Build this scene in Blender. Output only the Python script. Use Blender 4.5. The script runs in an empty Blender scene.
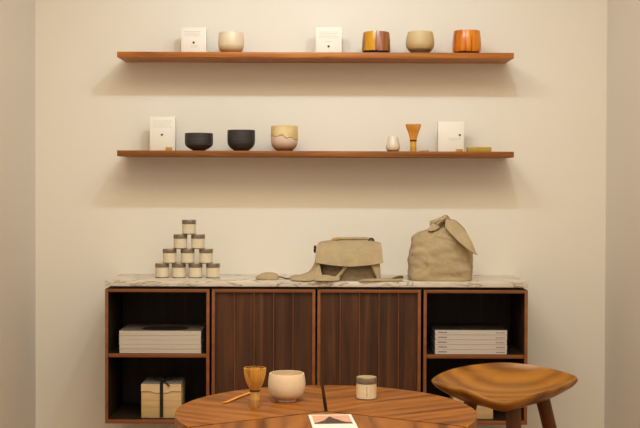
import bpy, bmesh, math, random
from mathutils import Vector, Matrix, noise
random.seed(7)
C = bpy.context.scene.collection
SC = bpy.context.scene
R = math.radians
PI = math.pi

# ------------------------------------------------------------------ camera
F = 1180.0
HC = 1.356
PITCH, ROLL = R(1.0), R(0.2)
HOR = 180.0
PY = HOR + F*math.tan(PITCH)            # principal point row
CM = Matrix.Rotation(PI/2 - PITCH, 4, 'X') @ Matrix.Rotation(ROLL, 4, 'Z')
cd = bpy.data.cameras.new('camera'); cam = bpy.data.objects.new('camera', cd); C.objects.link(cam)
cd.sensor_width = 36; cd.sensor_fit = 'HORIZONTAL'; cd.lens = F/640*36
cd.shift_y = (PY-214)/640.0
cd.clip_start = .05
cam.matrix_world = Matrix.Translation((0, 0, HC)) @ CM
SC.camera = cam
M3 = CM.to_3x3()
def P(px, py, Y):
    d = M3 @ Vector(((px-320)/F, -(py-PY)/F, -1))
    k = Y/d.y
    return Vector((d.x*k, Y, HC + d.z*k))
def PZ(px, py, z):
    d = M3 @ Vector(((px-320)/F, -(py-PY)/F, -1))
    k = (z-HC)/d.z
    return Vector((d.x*k, d.y*k, z))
def U(Y): return Y/F

# ------------------------------------------------------------------ materials
def new_mat(name):
    m = bpy.data.materials.new(name); m.use_nodes = True
    nt = m.node_tree; b = nt.nodes['Principled BSDF']
    return m, nt, b
def srgb(c):
    return tuple(((x/255)/12.92 if x/255 <= .04045 else ((x/255+.055)/1.055)**2.4) for x in c) + (1,)
def plain(name, c, rough=.6, metal=0, bump=0, bscale=200, spec=.5, vary=0):
    m, nt, b = new_mat(name)
    b.inputs['Base Color'].default_value = srgb(c)
    b.inputs['Roughness'].default_value = rough; b.inputs['Metallic'].default_value = metal
    b.inputs['Specular IOR Level'].default_value = spec
    if bump or vary:
        tc = nt.nodes.new('ShaderNodeTexCoord'); n = nt.nodes.new('ShaderNodeTexNoise')
        n.inputs['Scale'].default_value = bscale; n.inputs['Detail'].default_value = 5
        nt.links.new(tc.outputs['Object'], n.inputs['Vector'])
        if bump:
            bp = nt.nodes.new('ShaderNodeBump'); bp.inputs['Strength'].default_value = bump; bp.inputs['Distance'].default_value = .002
            nt.links.new(n.outputs['Fac'], bp.inputs['Height']); nt.links.new(bp.outputs['Normal'], b.inputs['Normal'])
        if vary:
            r = nt.nodes.new('ShaderNodeValToRGB'); cc = srgb(c)
            r.color_ramp.elements[0].position = .3; r.color_ramp.elements[1].position = .7
            r.color_ramp.elements[0].color = tuple(x*(1-vary) for x in cc[:3])+(1,)
            r.color_ramp.elements[1].color = tuple(min(1, x*(1+vary)) for x in cc[:3])+(1,)
            nt.links.new(n.outputs['Fac'], r.inputs['Fac']); nt.links.new(r.outputs['Color'], b.inputs['Base Color'])
    return m
def ramp(nt, stops):
    r = nt.nodes.new('ShaderNodeValToRGB'); cr = r.color_ramp
    while len(cr.elements) < len(stops): cr.elements.new(.5)
    for e, (p, c) in zip(cr.elements, stops):
        e.position = p; e.color = srgb(c)
    return r
def wood(name, stops, along='X', stretch=1.5, across=22, rough=.45, wave=0.0, dist=5, seed=0, bump=.08, per_object=False, spec=.4):
    m, nt, b = new_mat(name); L = nt.links.new
    tc = nt.nodes.new('ShaderNodeTexCoord'); mp = nt.nodes.new('ShaderNodeMapping')
    s = {'X': (stretch, across, across), 'Y': (across, stretch, across), 'Z': (across, across, stretch)}[along]
    mp.inputs['Scale'].default_value = s; mp.inputs['Location'].default_value = (seed*3.1, seed*1.7, seed*2.3)
    L(tc.outputs['Object'], mp.inputs['Vector'])
    vec = mp.outputs['Vector']
    if per_object:
        oi = nt.nodes.new('ShaderNodeObjectInfo'); va = nt.nodes.new('ShaderNodeVectorMath'); va.operation = 'ADD'
        mu = nt.nodes.new('ShaderNodeMath'); mu.operation = 'MULTIPLY'; mu.inputs[1].default_value = 40
        L(oi.outputs['Random'], mu.inputs[0]); L(vec, va.inputs[0]); L(mu.outputs[0], va.inputs[1]); vec = va.outputs[0]
    n = nt.nodes.new('ShaderNodeTexNoise'); n.inputs['Scale'].default_value = 1; n.inputs['Detail'].default_value = 8
    n.inputs['Roughness'].default_value = .62; n.inputs['Distortion'].default_value = .6
    L(vec, n.inputs['Vector'])
    fac = n.outputs['Fac']
    if wave:
        w = nt.nodes.new('ShaderNodeTexWave'); w.bands_direction = 'Y' if along == 'X' else 'X'
        w.inputs['Scale'].default_value = .33; w.inputs['Distortion'].default_value = dist; w.inputs['Detail'].default_value = 3
        w.inputs['Detail Scale'].default_value = .8
        L(vec, w.inputs['Vector'])
        mx = nt.nodes.new('ShaderNodeMix'); mx.data_type = 'FLOAT'; mx.inputs[0].default_value = wave
        L(fac, mx.inputs[2]); L(w.outputs['Fac'], mx.inputs[3]); fac = mx.outputs[0]
    r = ramp(nt, stops)
    L(fac, r.inputs['Fac']); L(r.outputs['Color'], b.inputs['Base Color'])
    b.inputs['Roughness'].default_value = rough; b.inputs['Specular IOR Level'].default_value = spec
    bp = nt.nodes.new('ShaderNodeBump'); bp.inputs['Strength'].default_value = bump; bp.inputs['Distance'].default_value = .001
    L(fac, bp.inputs['Height']); L(bp.outputs['Normal'], b.inputs['Normal'])
    return m
def glaze(name, fn, rough=.3, spec=.5):
    """fn(nt, sep outputs x,y,z, noise factory) -> colour socket"""
    m, nt, b = new_mat(name)
    tc = nt.nodes.new('ShaderNodeTexCoord'); sp = nt.nodes.new('ShaderNodeSeparateXYZ')
    nt.links.new(tc.outputs['Object'], sp.inputs[0])
    col = fn(nt, tc.outputs['Object'], sp.outputs)
    nt.links.new(col, b.inputs['Base Color'])
    b.inputs['Roughness'].default_value = rough; b.inputs['Specular IOR Level'].default_value = spec
    return m
def nz(nt, vec, scale, sc3=(1, 1, 1), detail=4):
    mp = nt.nodes.new('ShaderNodeMapping'); mp.inputs['Scale'].default_value = sc3
    n = nt.nodes.new('ShaderNodeTexNoise'); n.inputs['Scale'].default_value = scale; n.inputs['Detail'].default_value = detail
    nt.links.new(vec, mp.inputs['Vector']); nt.links.new(mp.outputs[0], n.inputs['Vector'])
    return n.outputs['Fac']
def mth(nt, op, a, b=None, c=None):
    n = nt.nodes.new('ShaderNodeMath'); n.operation = op
    for i, v in enumerate((a, b, c)):
        if v is None: continue
        if isinstance(v, (int, float)): n.inputs[i].default_value = v
        else: nt.links.new(v, n.inputs[i])
    return n.outputs[0]
def fr(nt, fac, stops):
    r = ramp(nt, stops); nt.links.new(fac, r.inputs['Fac']); return r.outputs['Color']
def mixc(nt, fac, a, b):
    n = nt.nodes.new('ShaderNodeMix'); n.data_type = 'RGBA'
    nt.links.new(fac, n.inputs[0]); nt.links.new(a, n.inputs[6]); nt.links.new(b, n.inputs[7]); return n.outputs[2]

M = {}
M['wall'] = plain('wall_paint', (238, 232, 221), .92, bump=.04, bscale=350, spec=.2)
M['side'] = plain('side_wall_paint', (230, 224, 216), .92, bump=.04, bscale=350, spec=.2)
M['ceiling'] = plain('ceiling_paint', (238, 234, 226), .95)
M['floor'] = wood('floor_boards', [(.25, (112, 66, 26)), (.75, (160, 100, 44))], 'Y', 1.5, 12, .5)
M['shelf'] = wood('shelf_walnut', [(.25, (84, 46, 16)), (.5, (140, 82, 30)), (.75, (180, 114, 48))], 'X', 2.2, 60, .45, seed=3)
M['shelf_lit'] = wood('upper_shelf_walnut_lit', [(.25, (110, 58, 18)), (.5, (176, 104, 36)), (.75, (212, 138, 56))], 'X', 2.2, 60, .42, seed=8)  # same walnut, lightened: stronger light on the upper shelf face put into the colour
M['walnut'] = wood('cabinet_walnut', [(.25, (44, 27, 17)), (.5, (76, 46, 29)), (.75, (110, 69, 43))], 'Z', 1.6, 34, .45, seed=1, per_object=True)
M['walnut_shaded'] = wood('cabinet_walnut_shaded', [(.25, (26, 17, 12)), (.5, (42, 27, 19)), (.75, (62, 41, 29))], 'Z', 1.6, 34, .55, seed=5)  # darker copy of the cabinet walnut, interior shade put into the colour
M['walnut_edge'] = wood('cabinet_edge_walnut', [(.25, (116, 68, 38)), (.75, (156, 98, 56))], 'X', 3, 30, .4, seed=2)
M['black'] = plain('matt_black', (14, 12, 11), .8)
M['table'] = wood('table_oak', [(.28, (72, 37, 11)), (.42, (128, 76, 27)), (.56, (148, 92, 34)), (.8, (172, 112, 48))], 'X', 2.6, 17, .42, wave=.16, dist=9, seed=4, per_object=True, spec=.35)
M['stool'] = wood('stool_ash', [(.25, (104, 62, 18)), (.5, (150, 98, 32)), (.75, (176, 122, 46))], 'X', 3, 16, .3, seed=6, wave=.25, spec=.5)
M['stool_leg'] = wood('stool_leg_ash', [(.25, (88, 52, 26)), (.75, (118, 74, 38))], 'Z', 3, 30, .42, seed=7)
M['paper'] = plain('white_card', (243, 238, 228), .6)
M['booklet'] = plain('booklet_white', (226, 232, 240), .4)
M['white'] = plain('white_paper', (204, 195, 187), .5)
M['coverphoto'] = plain('dark_cover_photo', (44, 38, 35), .5, vary=.4, bscale=30)
M['covergrey'] = plain('grey_cover', (118, 107, 99), .5, vary=.1, bscale=30)
M['cover'] = plain('white_book_cover', (208, 199, 189), .5, vary=.03, bscale=20)
M['pages'] = wood('page_edges', [(.3, (190, 180, 168)), (.7, (216, 207, 194))], 'X', 1, 700, .8, bump=.0)
M['print'] = plain('grey_print', (205, 198, 186), .7)
M['ink'] = plain('dark_ink', (62, 56, 52), .7)
M['spine_ink'] = plain('spine_ink', (70, 62, 58), .7)
M['coverdark'] = plain('black_cover_print', (30, 27, 26), .5)
M['gold'] = plain('gold_card', (186, 140, 44), .45, vary=.1, bscale=60)
M['mustard'] = plain('mustard_card', (176, 146, 44), .5, vary=.1, bscale=40)
M['tin'] = plain('tin_body', (224, 211, 184), .5, vary=.04, bscale=60)
M['label'] = plain('tin_label', (238, 226, 206), .6)
M['lid'] = plain('tin_lid', (128, 116, 100), .4, metal=.4, vary=.2, bscale=50)
M['lidtop'] = plain('tin_lid_top', (196, 180, 146), .4, metal=.4)
M['pine'] = wood('pale_box_wood', [(.3, (196, 160, 112)), (.7, (222, 190, 142))], 'X', 2, 40, .6)
M['pine_lid'] = wood('pale_box_lid', [(.3, (214, 186, 144)), (.7, (230, 206, 166))], 'X', 2, 40, .6, seed=4)
M['ribbon'] = plain('black_ribbon', (12, 12, 14), .6)
M['greyfoil'] = plain('grey_wrap', (112, 106, 98), .45)
M['bamboo'] = wood('bamboo', [(.3, (196, 138, 56)), (.7, (226, 172, 84))], 'Z', 4, 120, .45)
M['bamboo_handle'] = wood('bamboo_handle', [(.3, (176, 134, 74)), (.7, (204, 164, 100))], 'Z', 4, 90, .4, seed=2)
M['bamboo_gold'] = wood('bamboo_gold', [(.3, (200, 142, 40)), (.7, (226, 172, 64))], 'Z', 4, 90, .4, seed=2)
M['bamboo_orange'] = wood('bamboo_orange', [(.3, (214, 140, 44)), (.7, (238, 172, 74))], 'Z', 4, 120, .45)
M['thread'] = plain('dark_thread', (58, 34, 22), .8)
M['ceramic'] = plain('cream_ceramic', (226, 208, 184), .45, vary=.03, bscale=60)
M['blackclay'] = glaze('black_clay', lambda nt, v, s: fr(nt, nz(nt, v, 12, (1, 1, 30)), [(.3, (36, 34, 34)), (.7, (60, 56, 54))]), .5)

def linen(name, c, seed=0):
    m, nt, b = new_mat(name); L = nt.links.new
    tc = nt.nodes.new('ShaderNodeTexCoord')
    f1 = nz(nt, tc.outputs['Object'], 1, (900, 900, 120), 2); f2 = nz(nt, tc.outputs['Object'], 1, (120, 120, 900), 2)
    f = mth(nt, 'ADD', f1, f2); f = mth(nt, 'MULTIPLY', f, .5)
    g = nz(nt, tc.outputs['Object'], 30)
    f = mth(nt, 'ADD', mth(nt, 'MULTIPLY', f, .8), mth(nt, 'MULTIPLY', g, .2))
    col = fr(nt, f, [(.3, tuple(x*.84 for x in c)), (.7, tuple(min(255, x*1.08) for x in c))])
    L(col, b.inputs['Base Color']); b.inputs['Roughness'].default_value = .95; b.inputs['Specular IOR Level'].default_value = .1
    bp = nt.nodes.new('ShaderNodeBump'); bp.inputs['Strength'].default_value = .25; bp.inputs['Distance'].default_value = .001
    L(f, bp.inputs['Height']); L(bp.outputs['Normal'], b.inputs['Normal'])
    return m
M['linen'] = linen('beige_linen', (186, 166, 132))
M['linen_shaded'] = linen('shaded_linen', (138, 121, 98))  # darker copy of the beige linen, shade under the flap painted in
M['cord'] = plain('dark_cord', (96, 74, 50), .9)
M['buckle'] = plain('dark_ring', (58, 46, 34), .4, metal=.7)
M['brass'] = plain('tan_stitching', (186, 132, 62), .6)

def marble():
    m, nt, b = new_mat('white_marble'); L = nt.links.new
    tc = nt.nodes.new('ShaderNodeTexCoord'); v = tc.outputs['Object']
    n1 = nt.nodes.new('ShaderNodeTexNoise'); n1.inputs['Scale'].default_value = 5; n1.inputs['Detail'].default_value = 8; n1.inputs['Distortion'].default_value = 1.2
    mp = nt.nodes.new('ShaderNodeMapping'); mp.inputs['Scale'].default_value = (1.0, 1.2, 5); mp.inputs['Rotation'].default_value = (0, .08, .35)
    L(v, mp.inputs['Vector']); L(mp.outputs[0], n1.inputs['Vector'])
    d = mth(nt, 'ABSOLUTE', mth(nt, 'SUBTRACT', n1.outputs['Fac'], .5))
    vein = fr(nt, d, [(0, (150, 140, 128)), (.010, (200, 192, 180)), (.03, (238, 232, 222)), (1, (244, 239, 230))])
    n2 = nz(nt, v, 9, (1, 1, 2), 3)
    cloud = fr(nt, n2, [(.35, (206, 196, 182)), (.65, (240, 232, 220))])
    mx = nt.nodes.new('ShaderNodeMix'); mx.data_type = 'RGBA'; mx.blend_type = 'MULTIPLY'; mx.inputs[0].default_value = .6
    L(vein, mx.inputs[6]); L(cloud, mx.inputs[7]); L(mx.outputs[2], b.inputs['Base Color'])
    b.inputs['Roughness'].default_value = .3
    return m
M['marble'] = marble()

# ------------------------------------------------------------------ mesh helpers
def mesh_obj(name, bm, m, parent=None, loc=None, smooth=True, ang=35):
    bmesh.ops.recalc_face_normals(bm, faces=bm.faces)
    me = bpy.data.meshes.new(name); bm.to_mesh(me); bm.free()
    mats = m if isinstance(m, (list, tuple)) else [m]
    for x in mats: me.materials.append(x)
    if smooth:
        for p in me.polygons: p.use_smooth = True
        me.set_sharp_from_angle(angle=R(ang))
    o = bpy.data.objects.new(name, me); C.objects.link(o)
    if parent: o.parent = parent
    if loc is not None: o.location = loc
    return o
def tag(o, label, cat, group=None):
    o['label'] = label; o['category'] = cat
    if group: o['group'] = group
    return o
def thing(name, label, cat, loc=(0, 0, 0), rz=0, group=None):
    o = bpy.data.objects.new(name, None); o.empty_display_size = .05; C.objects.link(o)
    o.location = loc; o.rotation_euler = (0, 0, rz)
    return tag(o, label, cat, group)
def struct(name, bm, m):
    o = mesh_obj(name, bm, m, smooth=False); o['kind'] = 'structure'; return o
def dup(root, loc, rz=None, label=None, group=None):
    r = root.copy(); C.objects.link(r); r.location = loc
    if rz is not None: r.rotation_euler = (0, 0, rz)
    if label: r['label'] = label
    if group: r['group'] = group
    for ch in list(root.children):
        c = ch.copy(); C.objects.link(c); c.parent = r
        for g in list(ch.children):
            d = g.copy(); C.objects.link(d); d.parent = c
    return r
def box(bm, x0, x1, y0, y1, z0, z1, bev=0, seg=2, mi=0):
    vs = [bm.verts.new(p) for p in ((x0, y0, z0), (x1, y0, z0), (x1, y1, z0), (x0, y1, z0), (x0, y0, z1), (x1, y0, z1), (x1, y1, z1), (x0, y1, z1))]
    fs = [bm.faces.new([vs[i] for i in q]) for q in ((0, 3, 2, 1), (4, 5, 6, 7), (0, 1, 5, 4), (1, 2, 6, 5), (2, 3, 7, 6), (3, 0, 4, 7))]
    for f in fs: f.material_index = mi
    if bev:
        es = list({e for f in fs for e in f.edges})
        bmesh.ops.bevel(bm, geom=es, offset=bev, segments=seg, affect='EDGES', profile=.5, material=mi if mi else -1)
    return bm
def B(*a, **k): return box(bmesh.new(), *a, **k)
def lathe(bm, prof, seg=48, cx=0, cy=0, cz=0, close=True, fn=None, mi=0):
    """prof: list of (r,z); r=0 ends become poles"""
    rings = []
    for r, z in prof:
        if r < 1e-6:
            rings.append([bm.verts.new((cx, cy, cz+z))])
        else:
            ring = []
            for k in range(seg):
                a = 2*PI*k/seg; rr = r*(fn(a, z) if fn else 1)
                ring.append(bm.verts.new((cx+rr*math.cos(a), cy+rr*math.sin(a), cz+z)))
            rings.append(ring)
    for a, b in zip(rings, rings[1:]):
        for k in range(seg):
            k2 = (k+1) % seg
            if len(a) == 1 and len(b) == 1: continue
            if len(a) == 1: f = bm.faces.new((a[0], b[k2], b[k]))
            elif len(b) == 1: f = bm.faces.new((a[k], a[k2], b[0]))
            else: f = bm.faces.new((a[k], a[k2], b[k2], b[k]))
            f.material_index = mi
    return bm
def smooth_prof(pts, n=6):
    """Catmull-Rom through profile points"""
    out = []
    for i in range(len(pts)-1):
        p0 = pts[max(i-1, 0)]; p1 = pts[i]; p2 = pts[i+1]; p3 = pts[min(i+2, len(pts)-1)]
        for k in range(n):
            t = k/n
            out.append(tuple(.5*((2*p1[j]) + (-p0[j]+p2[j])*t + (2*p0[j]-5*p1[j]+4*p2[j]-p3[j])*t*t + (-p0[j]+3*p1[j]-3*p2[j]+p3[j])*t**3) for j in range(len(p1))))
    out.append(tuple(pts[-1])); return out
def tube(bm, pts, rad, seg=10, flat=1.0):
    pts = [Vector(p) for p in pts]; n = len(pts); rings = []
    up = Vector((0, 0, 1))
    for i, p in enumerate(pts):
        t = (pts[min(i+1, n-1)] - pts[max(i-1, 0)]).normalized()
        a = t.cross(up)
        if a.length < 1e-3: a = t.cross(Vector((0, 1, 0)))
        a.normalize(); b = a.cross(t).normalized()
        r = rad[i] if isinstance(rad, (list, tuple)) else rad
        rings.append([bm.verts.new(p + a*r*math.cos(2*PI*k/seg) + b*r*flat*math.sin(2*PI*k/seg)) for k in range(seg)])
    for q, w in zip(rings, rings[1:]):
        for k in range(seg): bm.faces.new((q[k], q[(k+1) % seg], w[(k+1) % seg], w[k]))
    bm.faces.new(rings[0][::-1]); bm.faces.new(rings[-1])
    return bm
def sheet(bm, rows, thick, noise_amp=0, nf=30):
    """a draped cloth: rows of Vectors (same length), given thickness along its normals"""
    nr, nc = len(rows), len(rows[0]); top, bot = [], []
    def nrm(i, j):
        a = rows[min(i+1, nr-1)][j] - rows[max(i-1, 0)][j]; b = rows[i][min(j+1, nc-1)] - rows[i][max(j-1, 0)]
        n = a.cross(b); return n.normalized() if n.length > 1e-9 else Vector((0, 0, 1))
    for i in range(nr):
        tr, br = [], []
        for j in range(nc):
            n = nrm(i, j); p = rows[i][j] + n*(noise_amp*noise.noise(rows[i][j]*nf))
            tr.append(bm.verts.new(p + n*thick/2)); br.append(bm.verts.new(p - n*thick/2))
        top.append(tr); bot.append(br)
    for i in range(nr-1):
        for j in range(nc-1):
            bm.faces.new((top[i][j], top[i][j+1], top[i+1][j+1], top[i+1][j]))
            bm.faces.new((bot[i][j], bot[i+1][j], bot[i+1][j+1], bot[i][j+1]))
    for i in range(nr-1):
        bm.faces.new((top[i][0], top[i+1][0], bot[i+1][0], bot[i][0]))
        bm.faces.new((top[i][-1], bot[i][-1], bot[i+1][-1], top[i+1][-1]))
    for j in range(nc-1):
        bm.faces.new((top[0][j], bot[0][j], bot[0][j+1], top[0][j+1]))
        bm.faces.new((top[-1][j], top[-1][j+1], bot[-1][j+1], bot[-1][j]))
    return bm
def cr_curve(pts, n):
    """Catmull-Rom resample of 3-D points to n+1 samples"""
    out = []; m = len(pts)-1
    for q in range(n+1):
        s = q/n*m; i = min(int(s), m-1); t = s-i
        p0 = pts[max(i-1, 0)]; p1 = pts[i]; p2 = pts[i+1]; p3 = pts[min(i+2, m)]
        out.append(.5*((2*p1) + (-p0+p2)*t + (2*p0-5*p1+4*p2-p3)*t*t + (-p0+3*p1-3*p2+p3)*t**3))
    return out
def loft_sheet(rails, nu, nv):
    """rails: list of point lists; smooth in both directions"""
    rs = [cr_curve([Vector(p) for p in r], nu) for r in rails]
    cols = [cr_curve([r[i] for r in rs], nv) for i in range(nu+1)]
    return [[cols[i][j] for i in range(nu+1)] for j in range(nv+1)]

# ------------------------------------------------------------------ setting
YW = 4.62
XL = P(35.5, 214, YW).x; XR = P(605.8, 214, YW).x
CEIL = 2.95; YB = -1.6
struct('floor', B(XL-.1, XR+.1, YB, YW+.1, -.1, 0), M['floor'])
struct('ceiling', B(XL-.1, XR+.1, YB, YW+.1, CEIL, CEIL+.1), M['ceiling'])
struct('wall_back', B(XL-.1, XR+.1, YW, YW+.1, 0, CEIL), M['wall'])
struct('wall_left', B(XL-.1, XL, YB, YW, 0, CEIL), M['side'])
struct('wall_right', B(XR, XR+.1, YB, YW, 0, CEIL), M['side'])

# ------------------------------------------------------------------ wall shelves
YSF = 4.42
def wall_shelf(px0, px1, pt, pb, m, label):
    a = P(px0, pt, YSF); c = P(px1, pt, YSF)
    zt = P(315, pt, YSF).z; zb = P(315, pb, YSF).z
    o = mesh_obj('wall_shelf', B(a.x, c.x, YSF, YW, zb, zt, bev=.0012), m)
    o.data.transform(Matrix.Translation((-(a.x+c.x)/2, -YW, -zt))); o.location = ((a.x+c.x)/2, YW, zt)
    tag(o, label, 'shelf', 'long walnut wall shelves'); return zt
ZS1 = wall_shelf(117, 514, 52.2, 57.7, M['shelf_lit'], 'upper of the two long walnut wall shelves, holding the amber and cream bowls')
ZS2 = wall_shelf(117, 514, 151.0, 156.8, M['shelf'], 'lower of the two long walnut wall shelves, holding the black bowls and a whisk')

# ------------------------------------------------------------------ cabinets
YC = 4.285
ZT = P(316, 289.6, YC).z; ZB = P(316, 424.2, YC).z
ZM0 = P(316, 286.9, YC).z; ZM1 = P(316, 281.8, YC).z      # marble slab underside / top
def cx(px): return P(px, 350, YC).x
bay = [(105.0, 209.4), (211.6, 315.2), (317.2, 420.8), (423.4, 527.6)]
TH = .0115
DEP = YW - YC
ZSH1 = P(316, 354.2, YC+.004).z; ZSH0 = P(316, 358.0, YC+.004).z
def open_cabinet(i, label):
    x0, x1 = cx(bay[i][0]), cx(bay[i][1]); w = (x1-x0)/2; H = ZT-ZB
    t = thing('open_cabinet', label, 'cabinet', ((x0+x1)/2, YC, ZB))
    e = [M['walnut_shaded'], M['walnut_edge']]
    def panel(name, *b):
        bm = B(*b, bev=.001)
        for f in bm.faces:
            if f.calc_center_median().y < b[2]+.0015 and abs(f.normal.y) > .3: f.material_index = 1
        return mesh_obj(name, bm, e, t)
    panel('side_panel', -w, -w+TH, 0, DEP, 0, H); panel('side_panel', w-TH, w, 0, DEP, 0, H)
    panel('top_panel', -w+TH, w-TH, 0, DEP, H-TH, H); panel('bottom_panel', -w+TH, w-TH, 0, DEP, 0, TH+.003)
    mesh_obj('back_panel', B(-w+TH, w-TH, DEP-.012, DEP, TH+.003, H-TH), M['walnut_shaded'], t)
    panel('shelf', -w+TH, w-TH, .004, DEP-.012, ZSH0-ZB, ZSH1-ZB)
    return t
def fluted_cabinet(i, label):
    x0, x1 = cx(bay[i][0]), cx(bay[i][1]); w = (x1-x0)/2; H = ZT-ZB
    t = thing('fluted_cabinet', label, 'cabinet', ((x0+x1)/2, YC, ZB))
    mesh_obj('body', B(-w+.002, w-.002, .0225, DEP, .002, H-.002, bev=.001), M['walnut_shaded'], t)
    bm = bmesh.new()
    box(bm, -w, -w+TH, 0, .021, 0, H, bev=.0012); box(bm, w-TH, w, 0, .021, 0, H, bev=.0012)
    box(bm, -w+TH, w-TH, 0, .021, H-TH, H, bev=.0012); box(bm, -w+TH, w-TH, 0, .021, 0, TH, bev=.0012)
    d = mesh_obj('door_frame', bm, M['walnut_edge'], t)
    # planks parted by thin raised fins
    bm = bmesh.new(); n = 5; iw = (2*w-2*TH)/n
    for k in range(n):
        a = -w+TH+k*iw; b = a+iw
        pts = [(a, .011), (b, .0130), (b, .021), (a, .021)]
        if k: pts = [(a, .0025), (a+.0021, .0025), (a+.0024, .011)] + pts[1:]
        lo = [bm.verts.new((x, y, TH)) for x, y in pts]; hi = [bm.verts.new((x, y, H-TH)) for x, y in pts]
        for q in range(len(pts)):
            q2 = (q+1) % len(pts); f = bm.faces.new((lo[q], lo[q2], hi[q2], hi[q]))
            if k and q < 1: f.material_index = 1
        bm.faces.new(lo[::-1]); bm.faces.new(hi)
    mesh_obj('fluted_panel', bm, [M['walnut'], M['walnut_edge']], d, ang=20)
    return t
open_cabinet(0, 'open walnut cabinet unit at the left end, with white books and a ribboned box')
fluted_cabinet(1, 'walnut cabinet with fluted door, second unit from the left, behind the table whisk')
fluted_cabinet(2, 'walnut cabinet with fluted door, third unit from the left, under the flap bag')
open_cabinet(3, 'open walnut cabinet unit at the right end, behind the stool')
xm0, xm1 = cx(104.8), cx(528.0)
t = thing('countertop', 'long white veined marble countertop on the row of walnut cabinets', 'countertop', ((xm0+xm1)/2, YC, ZM0))
wm = (xm1-xm0)/2
mesh_obj('marble_slab', B(-wm, wm, -.001, DEP, 0, ZM1-ZM0, bev=.0015), M['marble'], t)
mesh_obj('spacer', B(-wm+.028, wm-.028, .008, DEP, ZT-ZM0, 0), M['black'], t)

# ------------------------------------------------------------------ books
def book(W, D, T, front_is_spine):
    """origin at the base, front centre; +y to the back"""
    t = thing('book', '', 'book')
    bm = bmesh.new(); c = .0013
    box(bm, -W/2, W/2, 0, D, 0, c, bev=.0004, seg=1); box(bm, -W/2, W/2, 0, D, T-c, T, bev=.0004, seg=1)
    if front_is_spine: box(bm, -W/2, W/2, 0, .002, c, T-c)
    else: box(bm, -W/2, W/2, D-.002, D, c, T-c)
    for f in bm.faces:
        if abs(f.calc_center_median().y) > .0025: f.material_index = 1
    if front_is_spine: mesh_obj('cover', bm, [M['white'], M['coverphoto']], t)
    else: mesh_obj('cover', bm, [M['cover'], M['covergrey']], t)
    y0, y1 = (.003, D-.003) if front_is_spine else (.0005, D-.003)
    mesh_obj('page_block', B(-W/2+.0012, W/2-.0012, y0, y1, c, T-c), M['pages'], t)
    return t
def letters(bm, x, z, n, w, h, y0, y1, gap=.35):
    for k in range(n):
        hh = h*random.uniform(.7, 1.0)
        box(bm, x, x+w, y0, y1, z-h/2, z-h/2+hh); x += w*(1+gap)
    return bm
ybk = YC+.014
bw = P(201.2, 340, ybk).x - P(119, 340, ybk).x; bx = P(160.2, 340, ybk).x
bt = (P(160, 330.8, ybk).z - ZSH1)/5
pos = ['topmost', 'second from the top', 'middle one', 'second from the bottom', 'bottom one']
first = book(bw, .21, bt-.0004, False)
for k in range(5):
    lab = 'white magazine on the left cabinet shelf, %s of its stack of five' % pos[k] if k else 'white magazine with black cover picture, topmost of the left cabinet stack'
    o = first if k == 4 else dup(first, (0, 0, 0))
    o['label'] = lab; o['group'] = 'magazines stacked in the left cabinet'
    o.location = (bx+random.uniform(-.0012, .0012), ybk+random.uniform(0, .002), ZSH1+(4-k)*bt); o.rotation_euler.z = R(random.uniform(-.25, .25))
    if k == 0: topbook = o
bm = bmesh.new(); ring = []
for k in range(40):                                            # dark cover picture
    a = 2*PI*k/40; ring.append((.010+.085*math.copysign(abs(math.cos(a))**.6, math.cos(a)), .075+.055*math.copysign(abs(math.sin(a))**.7, math.sin(a))))
lo = [bm.verts.new((x, y, bt-.0003)) for x, y in ring]; hi = [bm.verts.new((x, y, bt+.0002)) for x, y in ring]
bm.faces.new(hi); bm.faces.new(lo[::-1])
for k in range(40): bm.faces.new((lo[k], lo[(k+1) % 40], hi[(k+1) % 40], hi[k]))
mesh_obj('cover_picture', bm, M['coverdark'], topbook)['label'] = 'black picture printed on the cover'

bw2 = P(507, 340, ybk).x - P(435.2, 340, ybk).x; bx2 = P(471.1, 340, ybk).x
bt2 = (P(471, 330.0, ybk).z - ZSH1)/5
first = book(bw2, .2, bt2-.0006, True)
bm = bmesh.new(); u = U(ybk)
letters(bm, -33*u, bt2*.5, 7, .9*u, 1.3*u, -.0002, .0002, .45); mesh_obj('spine_title', bm, M['spine_ink'], first, smooth=False)
mesh_obj('spine_imprint', letters(bmesh.new(), 25*u, bt2*.42, 8, .8*u, .9*u, -.0002, .0002, .4), M['spine_ink'], first, smooth=False)
for k in range(5):
    o = first if k == 4 else dup(first, (0, 0, 0))
    o['label'] = 'white book with printed spine in the right cabinet, %s of five' % pos[k]; o['group'] = 'books stacked in the right cabinet'
    o.location = (bx2+random.uniform(-.0008, .0008), ybk+random.uniform(0, .002), ZSH1+(4-k)*bt2)

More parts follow.
